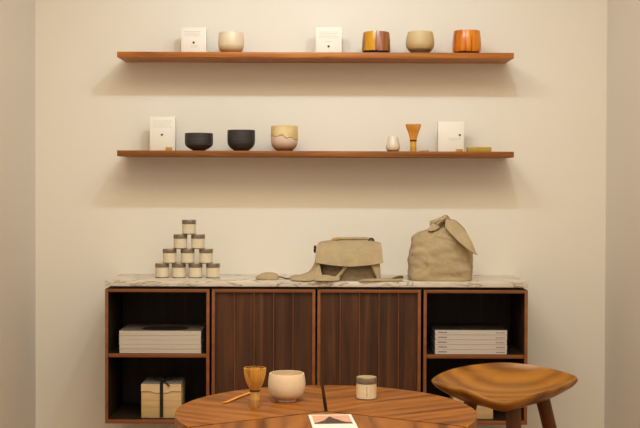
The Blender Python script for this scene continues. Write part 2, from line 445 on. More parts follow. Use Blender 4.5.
# ------------------------------------------------------------------ gift boxes
ZBT = ZB+TH+.003
def gift_box(px0, px1, label):
    y0 = YC+.030; u = U(y0)
    a = P(px0, 400, y0).x; b = P(px1, 400, y0).x; W = b-a; H = P(161, 383.5, y0).z-ZBT; D = .13
    t = thing('gift_box', label, 'box', ((a+b)/2, y0, ZBT), 0, 'ribboned wooden boxes')
    mesh_obj('box_body', B(-W/2, W/2, .002, D, 0, H-.030, bev=.001), M['pine'], t)
    # lid with a stepped lower edge on the front
    bm = bmesh.new(); box(bm, -W/2, W/2, .002, D, H-.030, H-.004)
    lz = [(-W/2, H-.028), (-W*.25, H-.028), (-W*.18, H-.034), (W*.18, H-.034), (W*.25, H-.028), (W/2, H-.028), (W/2, H-.002), (-W/2, H-.002)]
    f0 = [bm.verts.new((x, -.002, z)) for x, z in lz]; f1 = [bm.verts.new((x, .002, z)) for x, z in lz]
    bm.faces.new(f0); bm.faces.new(f1[::-1])
    for k in range(8): bm.faces.new((f0[k], f1[k], f1[(k+1) % 8], f0[(k+1) % 8]))
    mesh_obj('lid', bm, M['pine_lid'], t)
    mesh_obj('lid_top', B(-W/2+.004, W/2+.002, .004, D+.002, H-.004, H+.003, bev=.001), M['greyfoil'], t)
    bm = bmesh.new(); rw = 1.7*u; x = .4*u
    box(bm, x-rw, x+rw, -.0035, -.0021, .004, H+.004); box(bm, x-rw, x+rw, -.0035, D+.002, H+.0031, H+.0045)
    mesh_obj('ribbon', bm, M['ribbon'], t)
    bm = bmesh.new()
    for s in (-1, 1):
        pts = [Vector((x, .03, H+.006)), Vector((x+s*.012, .028, H+.014)), Vector((x+s*.028, .03, H+.016)), Vector((x+s*.034, .04, H+.011)), Vector((x+s*.024, .045, H+.007)), Vector((x, .034, H+.007))]
        tube(bm, cr_curve(pts, 16), .0035, 8, .4)
    pts = [Vector((x, .02, H+.008)), Vector((x+.010, .004, H+.008)), Vector((x+.022, -.005, H-.001)), Vector((x+.030, -.006, H-.008))]
    tube(bm, cr_curve(pts, 12), [.003+.0016*i/12 for i in range(13)], 8, .5)
    bmesh.ops.create_uvsphere(bm, u_segments=12, v_segments=8, radius=.0065, matrix=Matrix.Translation((x, .03, H+.009)))
    mesh_obj('bow', bm, M['ribbon'], t)
    return t
gift_box(141.2, 181.2, 'pale wooden box tied with black ribbon at the bottom of the left cabinet')
gift_box(453.5, 493.2, 'pale box with black ribbon at the bottom of the right cabinet, behind the stool')

# ------------------------------------------------------------------ tins
def make_tin(r, h):
    t = thing('tea_tin', '', 'tin')
    hl = h*.28
    mesh_obj('tin_body', lathe(bmesh.new(), [(0, .0), (r*.93, 0), (r*.97, .001), (r*.97, .0035), (r, .004), (r, h-hl-.001), (r*.95, h-hl), (0, h-hl)], 40), M['tin'], t)
    mesh_obj('base_rim', lathe(bmesh.new(), [(r*.94, .0001), (r*1.012, .0001), (r*1.012, .0030), (r*.94, .0030), (r*.94, .0001)], 40), M['lid'], t)
    l = mesh_obj('lid', lathe(bmesh.new(), [(r*.94, h-hl), (r*1.02, h-hl), (r*1.03, h-hl+.001), (r*1.03, h-.0015), (r*1.0, h-.0002), (r*.95, h-.0002)], 40), M['lid'], t)
    mesh_obj('lid_top', lathe(bmesh.new(), [(0, h-.003), (r*.95, h-.003), (r*.95, h), (0, h)], 40), M['lidtop'], l)
    # printed label: short vertical column of marks
    bm = bmesh.new()
    for q in range(6):
        z = h*.13+q*h*.085; box(bm, -.0011*(1 if q % 2 else .6), .0011*(1 if q % 3 else .5), -r-.0003, -r+.001, z, z+h*.05)
    for q in range(5):
        z = h*.15+q*h*.1
        for sx in (-.011, .0075): box(bm, sx, sx+.0035, -r-.0001+.0017, -r+.003, z, z+.0008)
    mesh_obj('label_print', bm, M['print'], t, smooth=False)
    return t
YT = PZ(188, 277.6, ZM1).y
u = U(YT); tr = 6.75*u; th = 14.45*u
tin = make_tin(tr, th)
rows = [([162.1, 178.8, 195.5, 213.0], 'bottom row', ['left end', 'second from left', 'third from left', 'right end']),
        ([169.6, 187.6, 206.0], 'second row up', ['left', 'middle', 'right']),
        ([180.4, 198.0], 'row of two near the top', ['left', 'right']), ([188.9], '', [''])]
fst = True
for q, (xs, rn, ps) in enumerate(rows):
    for px, pn in zip(xs, ps):
        o = tin if fst else dup(tin, (0, 0, 0)); fst = False
        o['label'] = 'cream tea tin, %s of the %s in the pyramid' % (pn, rn) if rn else 'single cream tea tin with dark lid at the very top of the pyramid'
        o['group'] = 'tea tins in the pyramid'
        o.location = (P(px, 260, YT).x, YT, ZM1+q*(th+.0001)); o.rotation_euler.z = R(random.uniform(-25, 25))

# ------------------------------------------------------------------ bowls and shelf pieces
YI = 4.485; UI = U(YI)
def bowl(name, px, zt, prof, mat, label, cat='bowl', Y=YI, wall=1.3, u=None, group=None, fn=None):
    u = u or U(Y)
    out = smooth_prof([(r, h) for r, h in prof], 6)
    H = prof[-1][1]
    inner = [(max(r-wall, .05), max(h, 2.2)) for r, h in out]
    inner = [(r, h) for r, h in inner if h > 2.2]
    full = [(0, 0.0)] + out + [(out[-1][0]-wall*.5, H+.25)] + inner[::-1] + [(0, 2.2)]
    full = [(r*u, h*u) for r, h in full]
    o = mesh_obj(name, lathe(bmesh.new(), full, 56, fn=fn), mat, None, ang=50)
    o.location = (P(px, 100, Y).x, Y, zt)
    return tag(o, label, cat, group)
u = UI
def g_cream(nt, v, s):
    z = mth(nt, 'ADD', s[2], mth(nt, 'MULTIPLY', nz(nt, v, 40), .006))
    return fr(nt, mth(nt, 'DIVIDE', z, .085), [(.06, (150, 104, 62)), (.22, (196, 164, 122)), (.42, (226, 208, 176)), (1, (232, 218, 192))])
def g_amber(nt, v, s):
    x = mth(nt, 'ADD', mth(nt, 'MULTIPLY', s[0], 9.2), .5)
    x = mth(nt, 'ADD', x, mth(nt, 'MULTIPLY', mth(nt, 'SUBTRACT', nz(nt, v, 60, (1, 1, .15)), .5), .35))
    c = fr(nt, x, [(0, (150, 96, 20)), (.12, (206, 146, 24)), (.42, (214, 152, 30)), (.49, (112, 64, 44)), (.62, (184, 128, 108)), (.76, (140, 84, 50)), (.9, (168, 104, 40)), (1, (120, 66, 24))])
    base = fr(nt, mth(nt, 'DIVIDE', s[2], .02), [(0, (30, 18, 12)), (1, (30, 18, 12))])
    z = mth(nt, 'ADD', s[2], mth(nt, 'MULTIPLY', nz(nt, v, 50), .012))
    return mixc(nt, mth(nt, 'LESS_THAN', z, .0165), c, base)
def g_beige(nt, v, s):
    z = mth(nt, 'ADD', s[2], mth(nt, 'MULTIPLY', nz(nt, v, 20), .002))
    return fr(nt, mth(nt, 'DIVIDE', z, .085), [(.0, (106, 84, 54)), (.20, (120, 96, 62)), (.26, (194, 166, 116)), (1, (208, 184, 136))])
def g_orange(nt, v, s):
    n = nz(nt, v, 60, (1, 1, .08))
    c = fr(nt, n, [(.3, (120, 52, 10)), (.42, (196, 102, 16)), (.6, (226, 136, 28)), (.75, (206, 148, 60))])
    base = fr(nt, s[2], [(0, (74, 26, 12)), (1, (74, 26, 12))])
    z = mth(nt, 'ADD', s[2], mth(nt, 'MULTIPLY', nz(nt, v, 50), .008))
    return mixc(nt, mth(nt, 'LESS_THAN', z, .0125), c, base)
def g_two(nt, v, s):
    n = nz(nt, v, 30, (1, 1, .3))
    z = mth(nt, 'ADD', s[2], mth(nt, 'MULTIPLY', mth(nt, 'SUBTRACT', n, .5), .06))
    top = fr(nt, nz(nt, v, 26), [(.35, (214, 186, 120)), (.65, (228, 206, 156))])
    bot = fr(nt, mth(nt, 'DIVIDE', s[2], .06), [(.1, (142, 104, 72)), (.3, (192, 158, 130)), (.7, (218, 194, 172)), (1, (226, 204, 184))])
    edge = fr(nt, s[2], [(0, (138, 106, 66)), (1, (138, 106, 66))])
    c = mixc(nt, mth(nt, 'LESS_THAN', z, .056), top, edge)
    return mixc(nt, mth(nt, 'LESS_THAN', z, .053), c, bot)
bowl('tea_bowl', 231.0, ZS1, [(9.0, 0), (9.6, 1.2), (11.6, 3.6), (12.9, 8), (13.0, 13), (12.6, 17), (12.2, 20.8)], glaze('cream_glaze', g_cream), 'small cream bowl with brown base on the upper shelf, beside the leftmost card')
bowl('tea_bowl', 376.0, ZS1, [(12.8, 0), (13.6, 1.0), (14.2, 3.5), (14.2, 8), (13.9, 14), (13.3, 19), (12.9, 21.6)], glaze('amber_glaze', g_amber, .22), 'amber and brown streaked bowl with dark base on the upper shelf')
bowl('tea_bowl', 419.8, ZS1, [(8.0, 0), (8.6, 1.0), (12.0, 4.6), (13.9, 8), (14.2, 12), (13.6, 17), (12.4, 22)], glaze('beige_glaze', g_beige, .5), 'plain beige rounded bowl with darker foot on the upper shelf')
bowl('tea_bowl', 466.4, ZS1, [(11.0, 0), (12.4, .8), (13.9, 4), (14.3, 9), (14.0, 15), (13.3, 20), (12.9, 23.2)], glaze('orange_glaze', g_orange, .22), 'bright orange streaked bowl at the right end of the upper shelf')
rib = lambda a, z: 1+.012*math.sin(z*900)
bowl('tea_bowl', 199.0, ZS2, [(6.2, 0), (6.6, .8), (10.5, 3.0), (13.4, 5.6), (14.0, 8), (14.1, 12), (14.0, 17.6)], M['blackclay'], 'low wide black bowl on the lower shelf, left of the deeper black one', fn=rib)
bowl('tea_bowl', 241.3, ZS2, [(7.0, 0), (7.6, .8), (11.0, 3.4), (13.2, 6.6), (13.8, 10), (13.9, 15), (13.8, 20.8)], M['blackclay'], 'deeper black bowl in the middle of the three bowls on the lower shelf')
bowl('tea_bowl', 284.4, ZS2, [(7.4, 0), (8.0, .9), (11.0, 3.4), (13.0, 7), (13.5, 12), (13.6, 18), (13.3, 25)], glaze('two_tone_glaze', g_two, .4), 'two tone bowl, straw yellow above pinkish white, on the lower shelf')
def g_cup(nt, v, s):
    z = mth(nt, 'ADD', s[2], mth(nt, 'MULTIPLY', nz(nt, v, 50), .002))
    return fr(nt, mth(nt, 'DIVIDE', z, .06), [(0, (120, 88, 58)), (.09, (120, 88, 58)), (.15, (214, 196, 168)), (1, (232, 222, 204))])
bowl('whisk_holder', 393.2, ZS2, [(5.2, 0), (5.8, .6), (7.0, 3.4), (6.9, 6.5), (5.8, 10.5), (4.8, 14.8)], glaze('holder_glaze', g_cup, .3), 'tiny off white ceramic holder with brown base beside the shelf whisk', 'whisk holder', wall=.8)

def whisk(px, zt, Y, hh, rh, ht, prof, label, hm, bmth, rz=0):
    u = U(Y); t = thing('bamboo_whisk', label, 'whisk', (P(px, 200, Y).x, Y, zt), rz)
    mesh_obj('handle', lathe(bmesh.new(), [(0, 0), (rh*.92*u, 0), (rh*u, .6*u), (rh*u, hh*.45*u), (rh*1.05*u, hh*.5*u), (rh*u, hh*.55*u), (rh*u, hh*u), (0, hh*u)], 32), hm, t)
    mesh_obj('thread_binding', lathe(bmesh.new(), [(rh*.8*u, (hh-.2)*u), (rh*1.1*u, (hh)*u), (rh*1.14*u, (hh+.8)*u), (rh*1.06*u, (hh+1.6)*u), (rh*.8*u, (hh+1.8)*u)], 32), M['thread'], t)
    bm = bmesh.new(); n = 44
    sm = smooth_prof(prof, 4)
    for k in range(n):
        a = 2*PI*k/n
        pts = [Vector((r*u*math.cos(a), r*u*math.sin(a), (hh+1+h)*u)) for r, h in sm]
        pts.append(pts[-1]*1.0 + Vector((-.9*u*math.cos(a), -.9*u*math.sin(a), .4*u)))
        tube(bm, pts, [.42*u*(1-.25*i/len(pts)) for i in range(len(pts))], 5)
    for k in range(26):
        a = 2*PI*k/26+.1
        pts = [Vector((r*.42*u*math.cos(a), r*.42*u*math.sin(a), (hh+1+h*1.0)*u)) for r, h in sm]
        tube(bm, pts, .4*u, 5)
    mesh_obj('tines', bm, bmth, t); return t
whisk(413.0, ZS2, YI, 10.4, 3.1, 15, [(2.9, 0), (3.6, 3.5), (5.0, 8), (6.6, 12), (7.6, 15.6)], 'bamboo tea whisk standing upright on the lower wall shelf', M['bamboo_gold'], M['bamboo_orange'])

def standing_card(px0, px1, pt, zt, label, logo, text, tab=None, Y=4.52):
    u = U(Y); a = P(px0, 100, Y).x; b = P(px1, 100, Y).x; W = b-a; cxp = (px0+px1)/2
    H = P(cxp, pt, Y).z-zt; D = .035
    t = thing('display_card', label, 'display card', ((a+b)/2, Y, zt), 0, 'white display cards on the wall shelves')
    mesh_obj('card', B(-W/2, W/2, 0, D, 0, H, bev=.0008), M['paper'], t)
    def lx(px): return (px-cxp)*u
    def lz(py): return P(cxp, py, Y).z-zt
    for tn, txt in enumerate(text):
     bm = bmesh.new()
     for (x0, x1, py) in txt:
        x = lx(x0)
        while x < lx(x1):
            w = random.uniform(.8, 2.2)*u; w = min(w, lx(x1)-x)
            box(bm, x, x+w, -.0003, .0003, lz(py)-.22*u, lz(py)+.22*u); x += w+.35*u
     mesh_obj('printed_heading' if tn else 'printed_text', bm, M['print'], t, smooth=False)
    bm = bmesh.new()
    for k in range(6):
        a2 = 2*PI*k/6
        r = .55*u; c = Vector((lx(logo[0])+.65*u*math.cos(a2), 0, lz(logo[1])+.65*u*math.sin(a2)))
        vs = [bm.verts.new((c.x+r*math.cos(q*PI/5), -.0006, c.z+r*math.sin(q*PI/5))) for q in range(10)]
        ws = [bm.verts.new((v.co.x, .0003, v.co.z)) for v in vs]
        bm.faces.new(vs)
        for q in range(10): bm.faces.new((vs[q], ws[q], ws[(q+1) % 10], vs[(q+1) % 10]))
    mesh_obj('printed_mark', bm, M['ink'], t, smooth=False)
    if tab:
        mesh_obj('gold_tab', B(lx(tab[0]), lx(tab[1]), -.006, 0, 0, lz(tab[2]), bev=.0004), M['gold'], t)['label'] = 'small gold tab at the foot of the card'
    return t
tx = lambda x0, x1, ys: [(x0, x1-(i % 3), y) for i, y in enumerate(ys)]
standing_card(181.0, 206.2, 27.6, ZS1, 'white display card with small dark mark at the left end of the upper shelf', (193.6, 42.6), [tx(184, 201, (31.5, 33, 34.5, 36)), tx(191, 198, (45.5, 47))])
standing_card(315.5, 341.5, 27.2, ZS1, 'white display card in the middle of the upper shelf, left of the amber bowl', (328.4, 46.4), [tx(319, 338, (32, 33.5, 35, 36.5, 38)), tx(325, 332, (41.5,))])
standing_card(149.8, 175.2, 116.6, ZS2, 'white display card with gold tab at the left end of the lower shelf', (162.0, 134.8), [tx(153, 172, (121, 123, 125, 127))], (166, 172.3, 147.2))
standing_card(438.3, 464.2, 121.6, ZS2, 'white display card with gold tab near the right end of the lower shelf', (460.0, 135.1), [tx(449, 462, (138.5, 140))], (456.5, 462.5, 149.0))
a = P(466.8, 150, YI).x; b = P(490, 150, YI).x
o = mesh_obj('card_box', B(-(b-a)/2, (b-a)/2, -.02, .035, 0, 4.6*UI, bev=.001), M['mustard']); o.location = ((a+b)/2, YI-.02, ZS2)
tag(o, 'small flat mustard yellow box at the right end of the lower shelf', 'box')

def scoop(name, p0, p1, label, rad, z0):
    """bamboo tea scoop lying from p0 (bowl tip) to p1"""
    d = (p1-p0); L = d.length; rz = math.atan2(d.y, d.x)
    bm = bmesh.new()
    pts = cr_curve([Vector((0, 0, .0055)), Vector((L*.05, 0, .0038)), Vector((L*.12, 0, .0028)), Vector((L*.5, 0, .0045)), Vector((L, 0, .003))], 24)
    n = len(pts); tube(bm, pts, [rad*(.8+.2*min(i, 4)/4) for i in range(n)], 8, .45)
    o = mesh_obj(name, bm, M['bamboo_orange']); o.location = (p0.x, p0.y, z0); o.rotation_euler.z = rz
    return tag(o, label, 'scoop')
q = P(428.2, 150, YI-.02); q2 = P(420.5, 150, YI+.05)
scoop('tea_scoop', Vector((q.x, YI-.035, ZS2)), Vector((q2.x, YI+.09, ZS2)), 'thin bamboo scoop lying on the lower shelf, right of the shelf whisk', .0032, ZS2)

# ------------------------------------------------------------------ linen bags
def rng_loft(bm, rings, seg=72, amp=.003, nf=22, cap_top=True):
    """rings: (z, cx, cy, hw, hd, exponent)"""
    vs = []
    for (z, x0, y0, hw, hd, e) in rings:
        r = []
        for k in range(seg):
            a = 2*PI*k/seg; c, s = math.cos(a), math.sin(a)
            p = Vector((x0+hw*math.copysign(abs(c)**(2/e), c), y0+hd*math.copysign(abs(s)**(2/e), s), z))
            n = Vector((c, s, 0))
            dlt = amp*(noise.noise(Vector((p.x*nf*.55, p.y*nf*.55, p.z*nf*1.7))) + .5*noise.noise(Vector((p.x*nf*1.6+5, p.y*nf*1.6, p.z*nf*2.6))) - 1.1*max(0, 1-7*abs(noise.noise(Vector((p.x*nf*.5+9, p.y*nf*.4, p.z*nf*1.5+p.x*nf*.5))))))
            if z < .004: dlt *= .3
            r.append(bm.verts.new(p+n*dlt))
        vs.append(r)
    for q, w in zip(vs, vs[1:]):
        for k in range(seg): bm.faces.new((q[k], q[(k+1) % seg], w[(k+1) % seg], w[k]))
    bm.faces.new(vs[0][::-1])
    if cap_top: bm.faces.new(vs[-1])
    return bm
# knotted bag
YB2 = 4.395; u = U(YB2)
bx0 = P(440.2, 280, YB2)
t = thing('knotted_bag', 'beige linen bag gathered into a knot on top, at the right of the countertop', 'bag', (bx0.x, YB2, ZM1))
keys = [(0.0, 0, 0, 30.2, 19, 4), (1.5, 0, 0, 31.6, 20, 4), (8, 0, 0, 32.2, 21, 3.6), (18, 0, 0, 32.2, 21, 3.2), (28, 0, 0, 32.0, 20, 3.0), (37, .2, 0, 30.6, 18, 2.8), (43, .2, 0, 27.6, 15, 2.6), (47.5, .2, 0, 22, 11.5, 2.4), (50.5, .3, 0, 15, 8, 2.2), (53, .6, 0, 10, 5.6, 2), (56, .9, 0, 6.6, 4.2, 2), (58, .9, 0, 3, 2.4, 2)]
rg = smooth_prof(keys, 5)
bm = rng_loft(bmesh.new(), [(z*u, a*u, b*u, w*u, d*u, e) for z, a, b, w, d, e in rg], 120, .0056, 20)
for v in bm.verts:                                             # gathered pleats running up to the knot
    zz = v.co.z/u
    if zz > 36:
        k = min(1, (zz-36)/14); a = math.atan2(v.co.y, v.co.x-.5*u)
        f = 1+.085*k*math.sin(11*a+1.3*math.sin(3*a)); v.co.x *= f; v.co.y *= f
body = mesh_obj('bag_body', bm, M['linen'], t, ang=70)
# knot: looped band and lump
bm = bmesh.new()
def K(x, y, z): return Vector((x*u, y*u, z*u))
loop = [K(-9, -4, 55), K(-5, -8, 59), K(1, -8.5, 61.5), K(6, -6, 60), K(8, 0, 57.5), K(5, 5, 56), K(-3, 4, 58), K(-8, 0, 57)]
tube(bm, cr_curve(loop, 40), [(3.2+.7*math.sin(i*.5))*u for i in range(41)], 12, .7)
loop = [K(-4, -5, 53), K(-2.5, -9.6, 57), K(2, -10, 62), K(5, -5, 63.8), K(7, 0, 60), K(9, 2, 56)]
tube(bm, cr_curve(loop, 30), [(2.6+.5*math.sin(i*.6))*u for i in range(31)], 12, .6)
for v in bm.verts: v.co += v.normal*0 + Vector((noise.noise(v.co*90), noise.noise(v.co*90+Vector((3, 1, 2))), noise.noise(v.co*90+Vector((7, 7, 1)))))*.0014
mesh_obj('knot', bm, M['linen'], t, ang=70)
# front tail hanging to the right, broad and pointed
rails = [[K(4, -11, 60.5), K(12, -14, 59), K(20, -19, 52), K(27, -23.5, 42), K(31, -27, 31), K(33.2, -28, 27)],
         [K(3.5, -12, 57), K(11, -16, 53), K(18, -20.5, 47), K(24.5, -27, 38), K(29.5, -28.5, 30.5), K(33.0, -28.5, 27)],
         [K(3.5, -13.5, 53), K(8, -21, 47), K(14, -28, 40.5), K(21, -30.5, 34.5), K(27.5, -31, 29.5), K(32.8, -29, 26.8)]]
mesh_obj('tail', sheet(bmesh.new(), loft_sheet(rails, 26, 12), .0022, .0022, 45), M['linen'], t, ang=70)
rails = [[K(5, -2, 60), K(13, -2, 60.5), K(21, -2, 54), K(27, -3, 45), K(30.5, -5, 36)],
         [K(5, -5, 57), K(13, -8, 57), K(20, -10, 51), K(27, -12, 42), K(31.5, -13, 34)],
         [K(5, -7, 55), K(12, -12, 54.5), K(19, -15, 48), K(26, -17, 40), K(31.5, -18, 32)]]
mesh_obj('tail', sheet(bmesh.new(), loft_sheet(rails, 22, 12), .002, .0022, 45), M['linen'], t, ang=70)
rails = [[K(-3, -8, 58), K(-8, -9, 57.5), K(-12, -10, 53), K(-14, -11.5, 50.5)], [K(-3, -9, 55), K(-7, -11.5, 54), K(-10.5, -12.6, 51), K(-13.6, -12.2, 50.3)], [K(-2, -9.5, 53), K(-5, -12.6, 51), K(-9, -14, 49.5), K(-13, -13.4, 49.6)]]
mesh_obj('tail', sheet(bmesh.new(), loft_sheet(rails, 14, 8), .002, .001, 45), M['linen'], t, ang=70)

# flap bag
YB1 = 4.40; u = U(YB1)
bx0 = P(348.5, 279, YB1)
t = thing('flap_bag', 'beige linen shoulder bag with fold over flap and straps spread on the countertop', 'bag', (bx0.x, YB1, ZM1))
keys = [(0, 0, 0, 27.5, 16, 4), (1.2, 0, 0, 28.6, 17, 4), (8, 0, 0, 30, 17.5, 3.6), (17, .2, .3, 31, 17, 3.4), (26, .5, .5, 31.3, 16, 3.2), (32, .6, .8, 30.6, 14, 3), (35.5, .8, 1, 28, 11, 2.8), (37.2, .8, 1, 22, 8, 2.6)]
bm = rng_loft(bmesh.new(), [(z*u, a*u, b*u, w*u, d*u, e) for z, a, b, w, d, e in smooth_prof(keys, 5)], 110, .0042, 22)
mesh_obj('bag_body', bm, M['linen_shaded'], t, ang=70)
# flap over the top and the upper front
rails = []
for x in (-33, -27, -14, 0, 14, 27, 33.5):
    e = abs(x)/33; dip = 14.6+3.6*(x/33)**2
    sk = x*(1-.07*0)
    rails.append([K(sk*.90+.5, 9, 37.2-2.4*e**3), K(sk*.90+.5, 0, 39.0-2.6*e**3), K(sk*.94+.3, -9, 37.8-2.2*e**3), K(sk*.98, -17.0+2.5*e**4, 32-1*e**3), K(sk*.985, -21.2+3*e**4, 25), K(sk*1.0, -24.4+3*e**4, dip)])
mesh_obj('flap', sheet(bmesh.new(), loft_sheet(rails, 40, 60), .0025, .0042, 24), M['linen'], t, ang=70)
# side gusset falling from the left shoulder, widening into the strap on the counter
def flat_tail(name, rails, nu, nv, th=.003, am=.0012): return mesh_obj(name, sheet(bmesh.new(), loft_sheet(rails, nu, nv), th, am, 40), M['linen'], t, ang=70)
flat_tail('strap', [[K(-32, -4, 27), K(-33.5, -6, 18), K(-39, -8, 9), K(-47, -9, 5.2), K(-55, -10, 4.2), K(-58.5, -11, 2.6)],
                    [K(-31.4, -13, 26), K(-31.5, -17, 17), K(-35, -20, 9), K(-45, -22, 5.6), K(-53, -22, 4.4), K(-58.2, -18, 2.2)],
                    [K(-30.0, -19, 23), K(-29, -21, 15), K(-30, -24, 8), K(-41, -28, 4.4), K(-51, -28, 3.2), K(-57, -24, 1.6)],
                    [K(-29.4, -20, 16), K(-28.5, -22, 11), K(-27, -28, 5), K(-37, -32, 1.2), K(-48, -32, 1.0), K(-54, -29, .9)]], 30, 18, .003, .002)
flat_tail('strap', [[K(-30, -23, 5.5), K(-22, -26, 6.0), K(-14, -26, 4.6), K(-10, -23.5, 6)],
                    [K(-31, -29, 3.6), K(-22, -31, 3.4), K(-14, -30, 2.0), K(-9.5, -26, 2.2)],
                    [K(-34, -33, 1.0), K(-24, -34, 1.0), K(-15, -33, .9), K(-10, -29, .9)]], 18, 10, .003, .001)
# the two folded front panels
flat_tail('front_fold', [[K(1, -18.5, 17.5), K(-5, -19.2, 9), K(-11, -20.4, 1)], [K(-.5, -20.4, 17.5), K(-7, -21.4, 9), K(-13, -22.4, 1)], [K(-3, -18.3, 17.5), K(-9, -19.6, 9), K(-15.5, -20.6, 1)]], 12, 10, .0025, .001)
flat_tail('front_fold', [[K(20, -18.4, 18.5), K(24.4, -19, 9.5), K(28, -20.4, 2)], [K(22.4, -20.2, 18.5), K(26.6, -20.6, 9), K(29.2, -21.6, 2)], [K(30, -18, 19), K(31, -18.5, 10), K(31, -19.5, 2)]], 12, 10, .0025, .001)
# strap running out to the right, rolled at its end
flat_tail('strap', [[K(8, -27, .9), K(20, -25, 2.4), K(33, -23, 2.8), K(44, -21, 3.2), K(52, -20, 4.2)],
                    [K(9, -30, .9), K(21, -29, 2.4), K(34, -27, 2.4), K(45, -25, 2.4), K(53.5, -23, 3.4)],
                    [K(10, -33, .9), K(23, -33, 1.0), K(36, -31, 1.0), K(46, -29, 1.0), K(52, -27, 1.2)]], 24, 10, .003, .001)
mesh_obj('strap_end', tube(bmesh.new(), [K(42, -24.5, 2.6), K(46, -24, 3.6), K(50, -23.5, 4.4), K(53, -23, 4.6)], [1.0*u, 1.7*u, 2.0*u, 1.3*u], 12, .8), M['cord'], t)['label'] = 'dark rolled end of the strap'
# rolled carrying handle on top with rings
hp = [K(-17, 2, 38.5), K(-13, 1, 40.4), K(-4, 0, 40.8), K(8, 0, 40.9), K(18, 0, 40.8), K(24, 1, 39.0)]
h = mesh_obj('handle', tube(bmesh.new(), cr_curve(hp, 24), 1.9*u, 12, .75), M['linen'], t)
mesh_obj('leather_loop', tube(bmesh.new(), [K(-15.5, -2.2, 39.6), K(-12.5, -2.4, 40.0), K(-9.5, -2.4, 40.2)], 1.5*u, 10, .8), M['brass'], t)
bm = bmesh.new(); rp = [Vector((22.5*u+2.4*u*math.cos(a), -1*u, 38.6*u+2.4*u*math.sin(a))) for a in [2*PI*k/20 for k in range(21)]]
tube(bm, rp, .9*u, 8); mesh_obj('ring', bm, M['buckle'], t)
bm = bmesh.new(); rp = [Vector((-33.6*u+.6*u*math.cos(a), -6*u+2*u*math.cos(a), 30.5*u+3.0*u*math.sin(a))) for a in [2*PI*k/20 for k in range(21)]]
tube(bm, rp, .9*u, 8); mesh_obj('ring', bm, M['buckle'], t)

# small pouch with its cord
YP = PZ(267, 280.2, ZM1).y+.03; u = U(YP); pp = P(267.3, 280, YP)
t = thing('linen_pouch', 'small flat linen pouch with a thin dark cord on the countertop left of the bags', 'pouch', (pp.x, YP, ZM1))
keys = [(0, 0, 0, 10.2, 6.5, 3), (.8, 0, 0, 11.4, 7.5, 3), (2.4, .2, 0, 11.8, 7.6, 2.6), (4.4, 1.0, 0, 10.2, 6.4, 2.5), (6.2, 1.6, .2, 7.2, 4.2, 2.3), (7.2, 1.8, .3, 3.6, 2, 2)]
mesh_obj('pouch_body', rng_loft(bmesh.new(), [(z*u, a*u, b*u, w*u, d*u, e) for z, a, b, w, d, e in smooth_prof(keys, 4)], 60, .0016, 40), M['linen'], t, ang=70)
mesh_obj('cord', tube(bmesh.new(), cr_curve([Vector((9*u, 2*u, 2.5*u)), Vector((14*u, 3*u, 2.2*u)), Vector((18*u, 3*u, 1.0*u)), Vector((23*u, 2*u, .75*u))], 16), .7*u, 8), M['cord'], t)

# ------------------------------------------------------------------ round table
ZTB = .74
tc = PZ(324.6, 411.2, ZTB); TX = P(326.0, 411, tc.y).x; TY = tc.y
TR = .4; TT = .026
t = thing('round_table', 'round wooden table split by slits into three wedge panels', 'table', (TX, TY, 0))
back = R(91.3); g = .0046
for k in range(3):
    a0 = back + k*R(120); a1 = a0 + R(120); mid = (a0+a1)/2
    # wedge in local frame with its bisector along +x
    half = R(60); bm = bmesh.new(); n = 64; prof = [(0, 0), (-.0, 1)]
    d0 = g/math.sin(half)
    rim = []
    lim = half - math.asin(g/TR)
    for i in range(n+1):
        aa = -lim+2*lim*i/n; rim.append((TR*math.cos(aa), TR*math.sin(aa)))
    outl = [(d0, 0)] + rim
    lo = [bm.verts.new((x, y, ZTB-TT)) for x, y in outl]; hi = [bm.verts.new((x, y, ZTB)) for x, y in outl]
    m = len(outl); ft = bm.faces.new(hi); fb = bm.faces.new(lo[::-1])
    for i in range(m): bm.faces.new((lo[i], lo[(i+1) % m], hi[(i+1) % m], hi[i]))
    ed = [e for e in bm.edges if (abs(e.verts[0].co.z-e.verts[1].co.z) < 1e-6) and e.verts[0].co.to_2d().length > TR-.001 and e.verts[1].co.to_2d().length > TR-.001]
    bmesh.ops.bevel(bm, geom=ed, offset=.009, segments=4, affect='EDGES', profile=.5)
    o = mesh_obj('top_panel', bm, M['table'], t); o.rotation_euler.z = mid
mesh_obj('under_disc', lathe(bmesh.new(), [(0, ZTB-TT-.014), (TR*.86, ZTB-TT-.014), (TR*.86, ZTB-TT-.0002), (0, ZTB-TT-.0002)], 64), M['black'], t)
mesh_obj('pedestal', lathe(bmesh.new(), smooth_prof([(.15, ZTB-TT-.0145), (.07, ZTB-TT-.06), (.05, .5), (.05, .2), (.065, .08), (.07, .03)], 6), 40), M['stool_leg'], t)
for k in range(3):
    a = back+R(60)+k*R(120)
    bm = tube(bmesh.new(), [Vector((.03*math.cos(a), .03*math.sin(a), .07)), Vector((.15*math.cos(a), .15*math.sin(a), .055)), Vector((.31*math.cos(a), .31*math.sin(a), .0205))], [.03, .026, .02], 14)
    mesh_obj('foot', bm, M['stool_leg'], t)

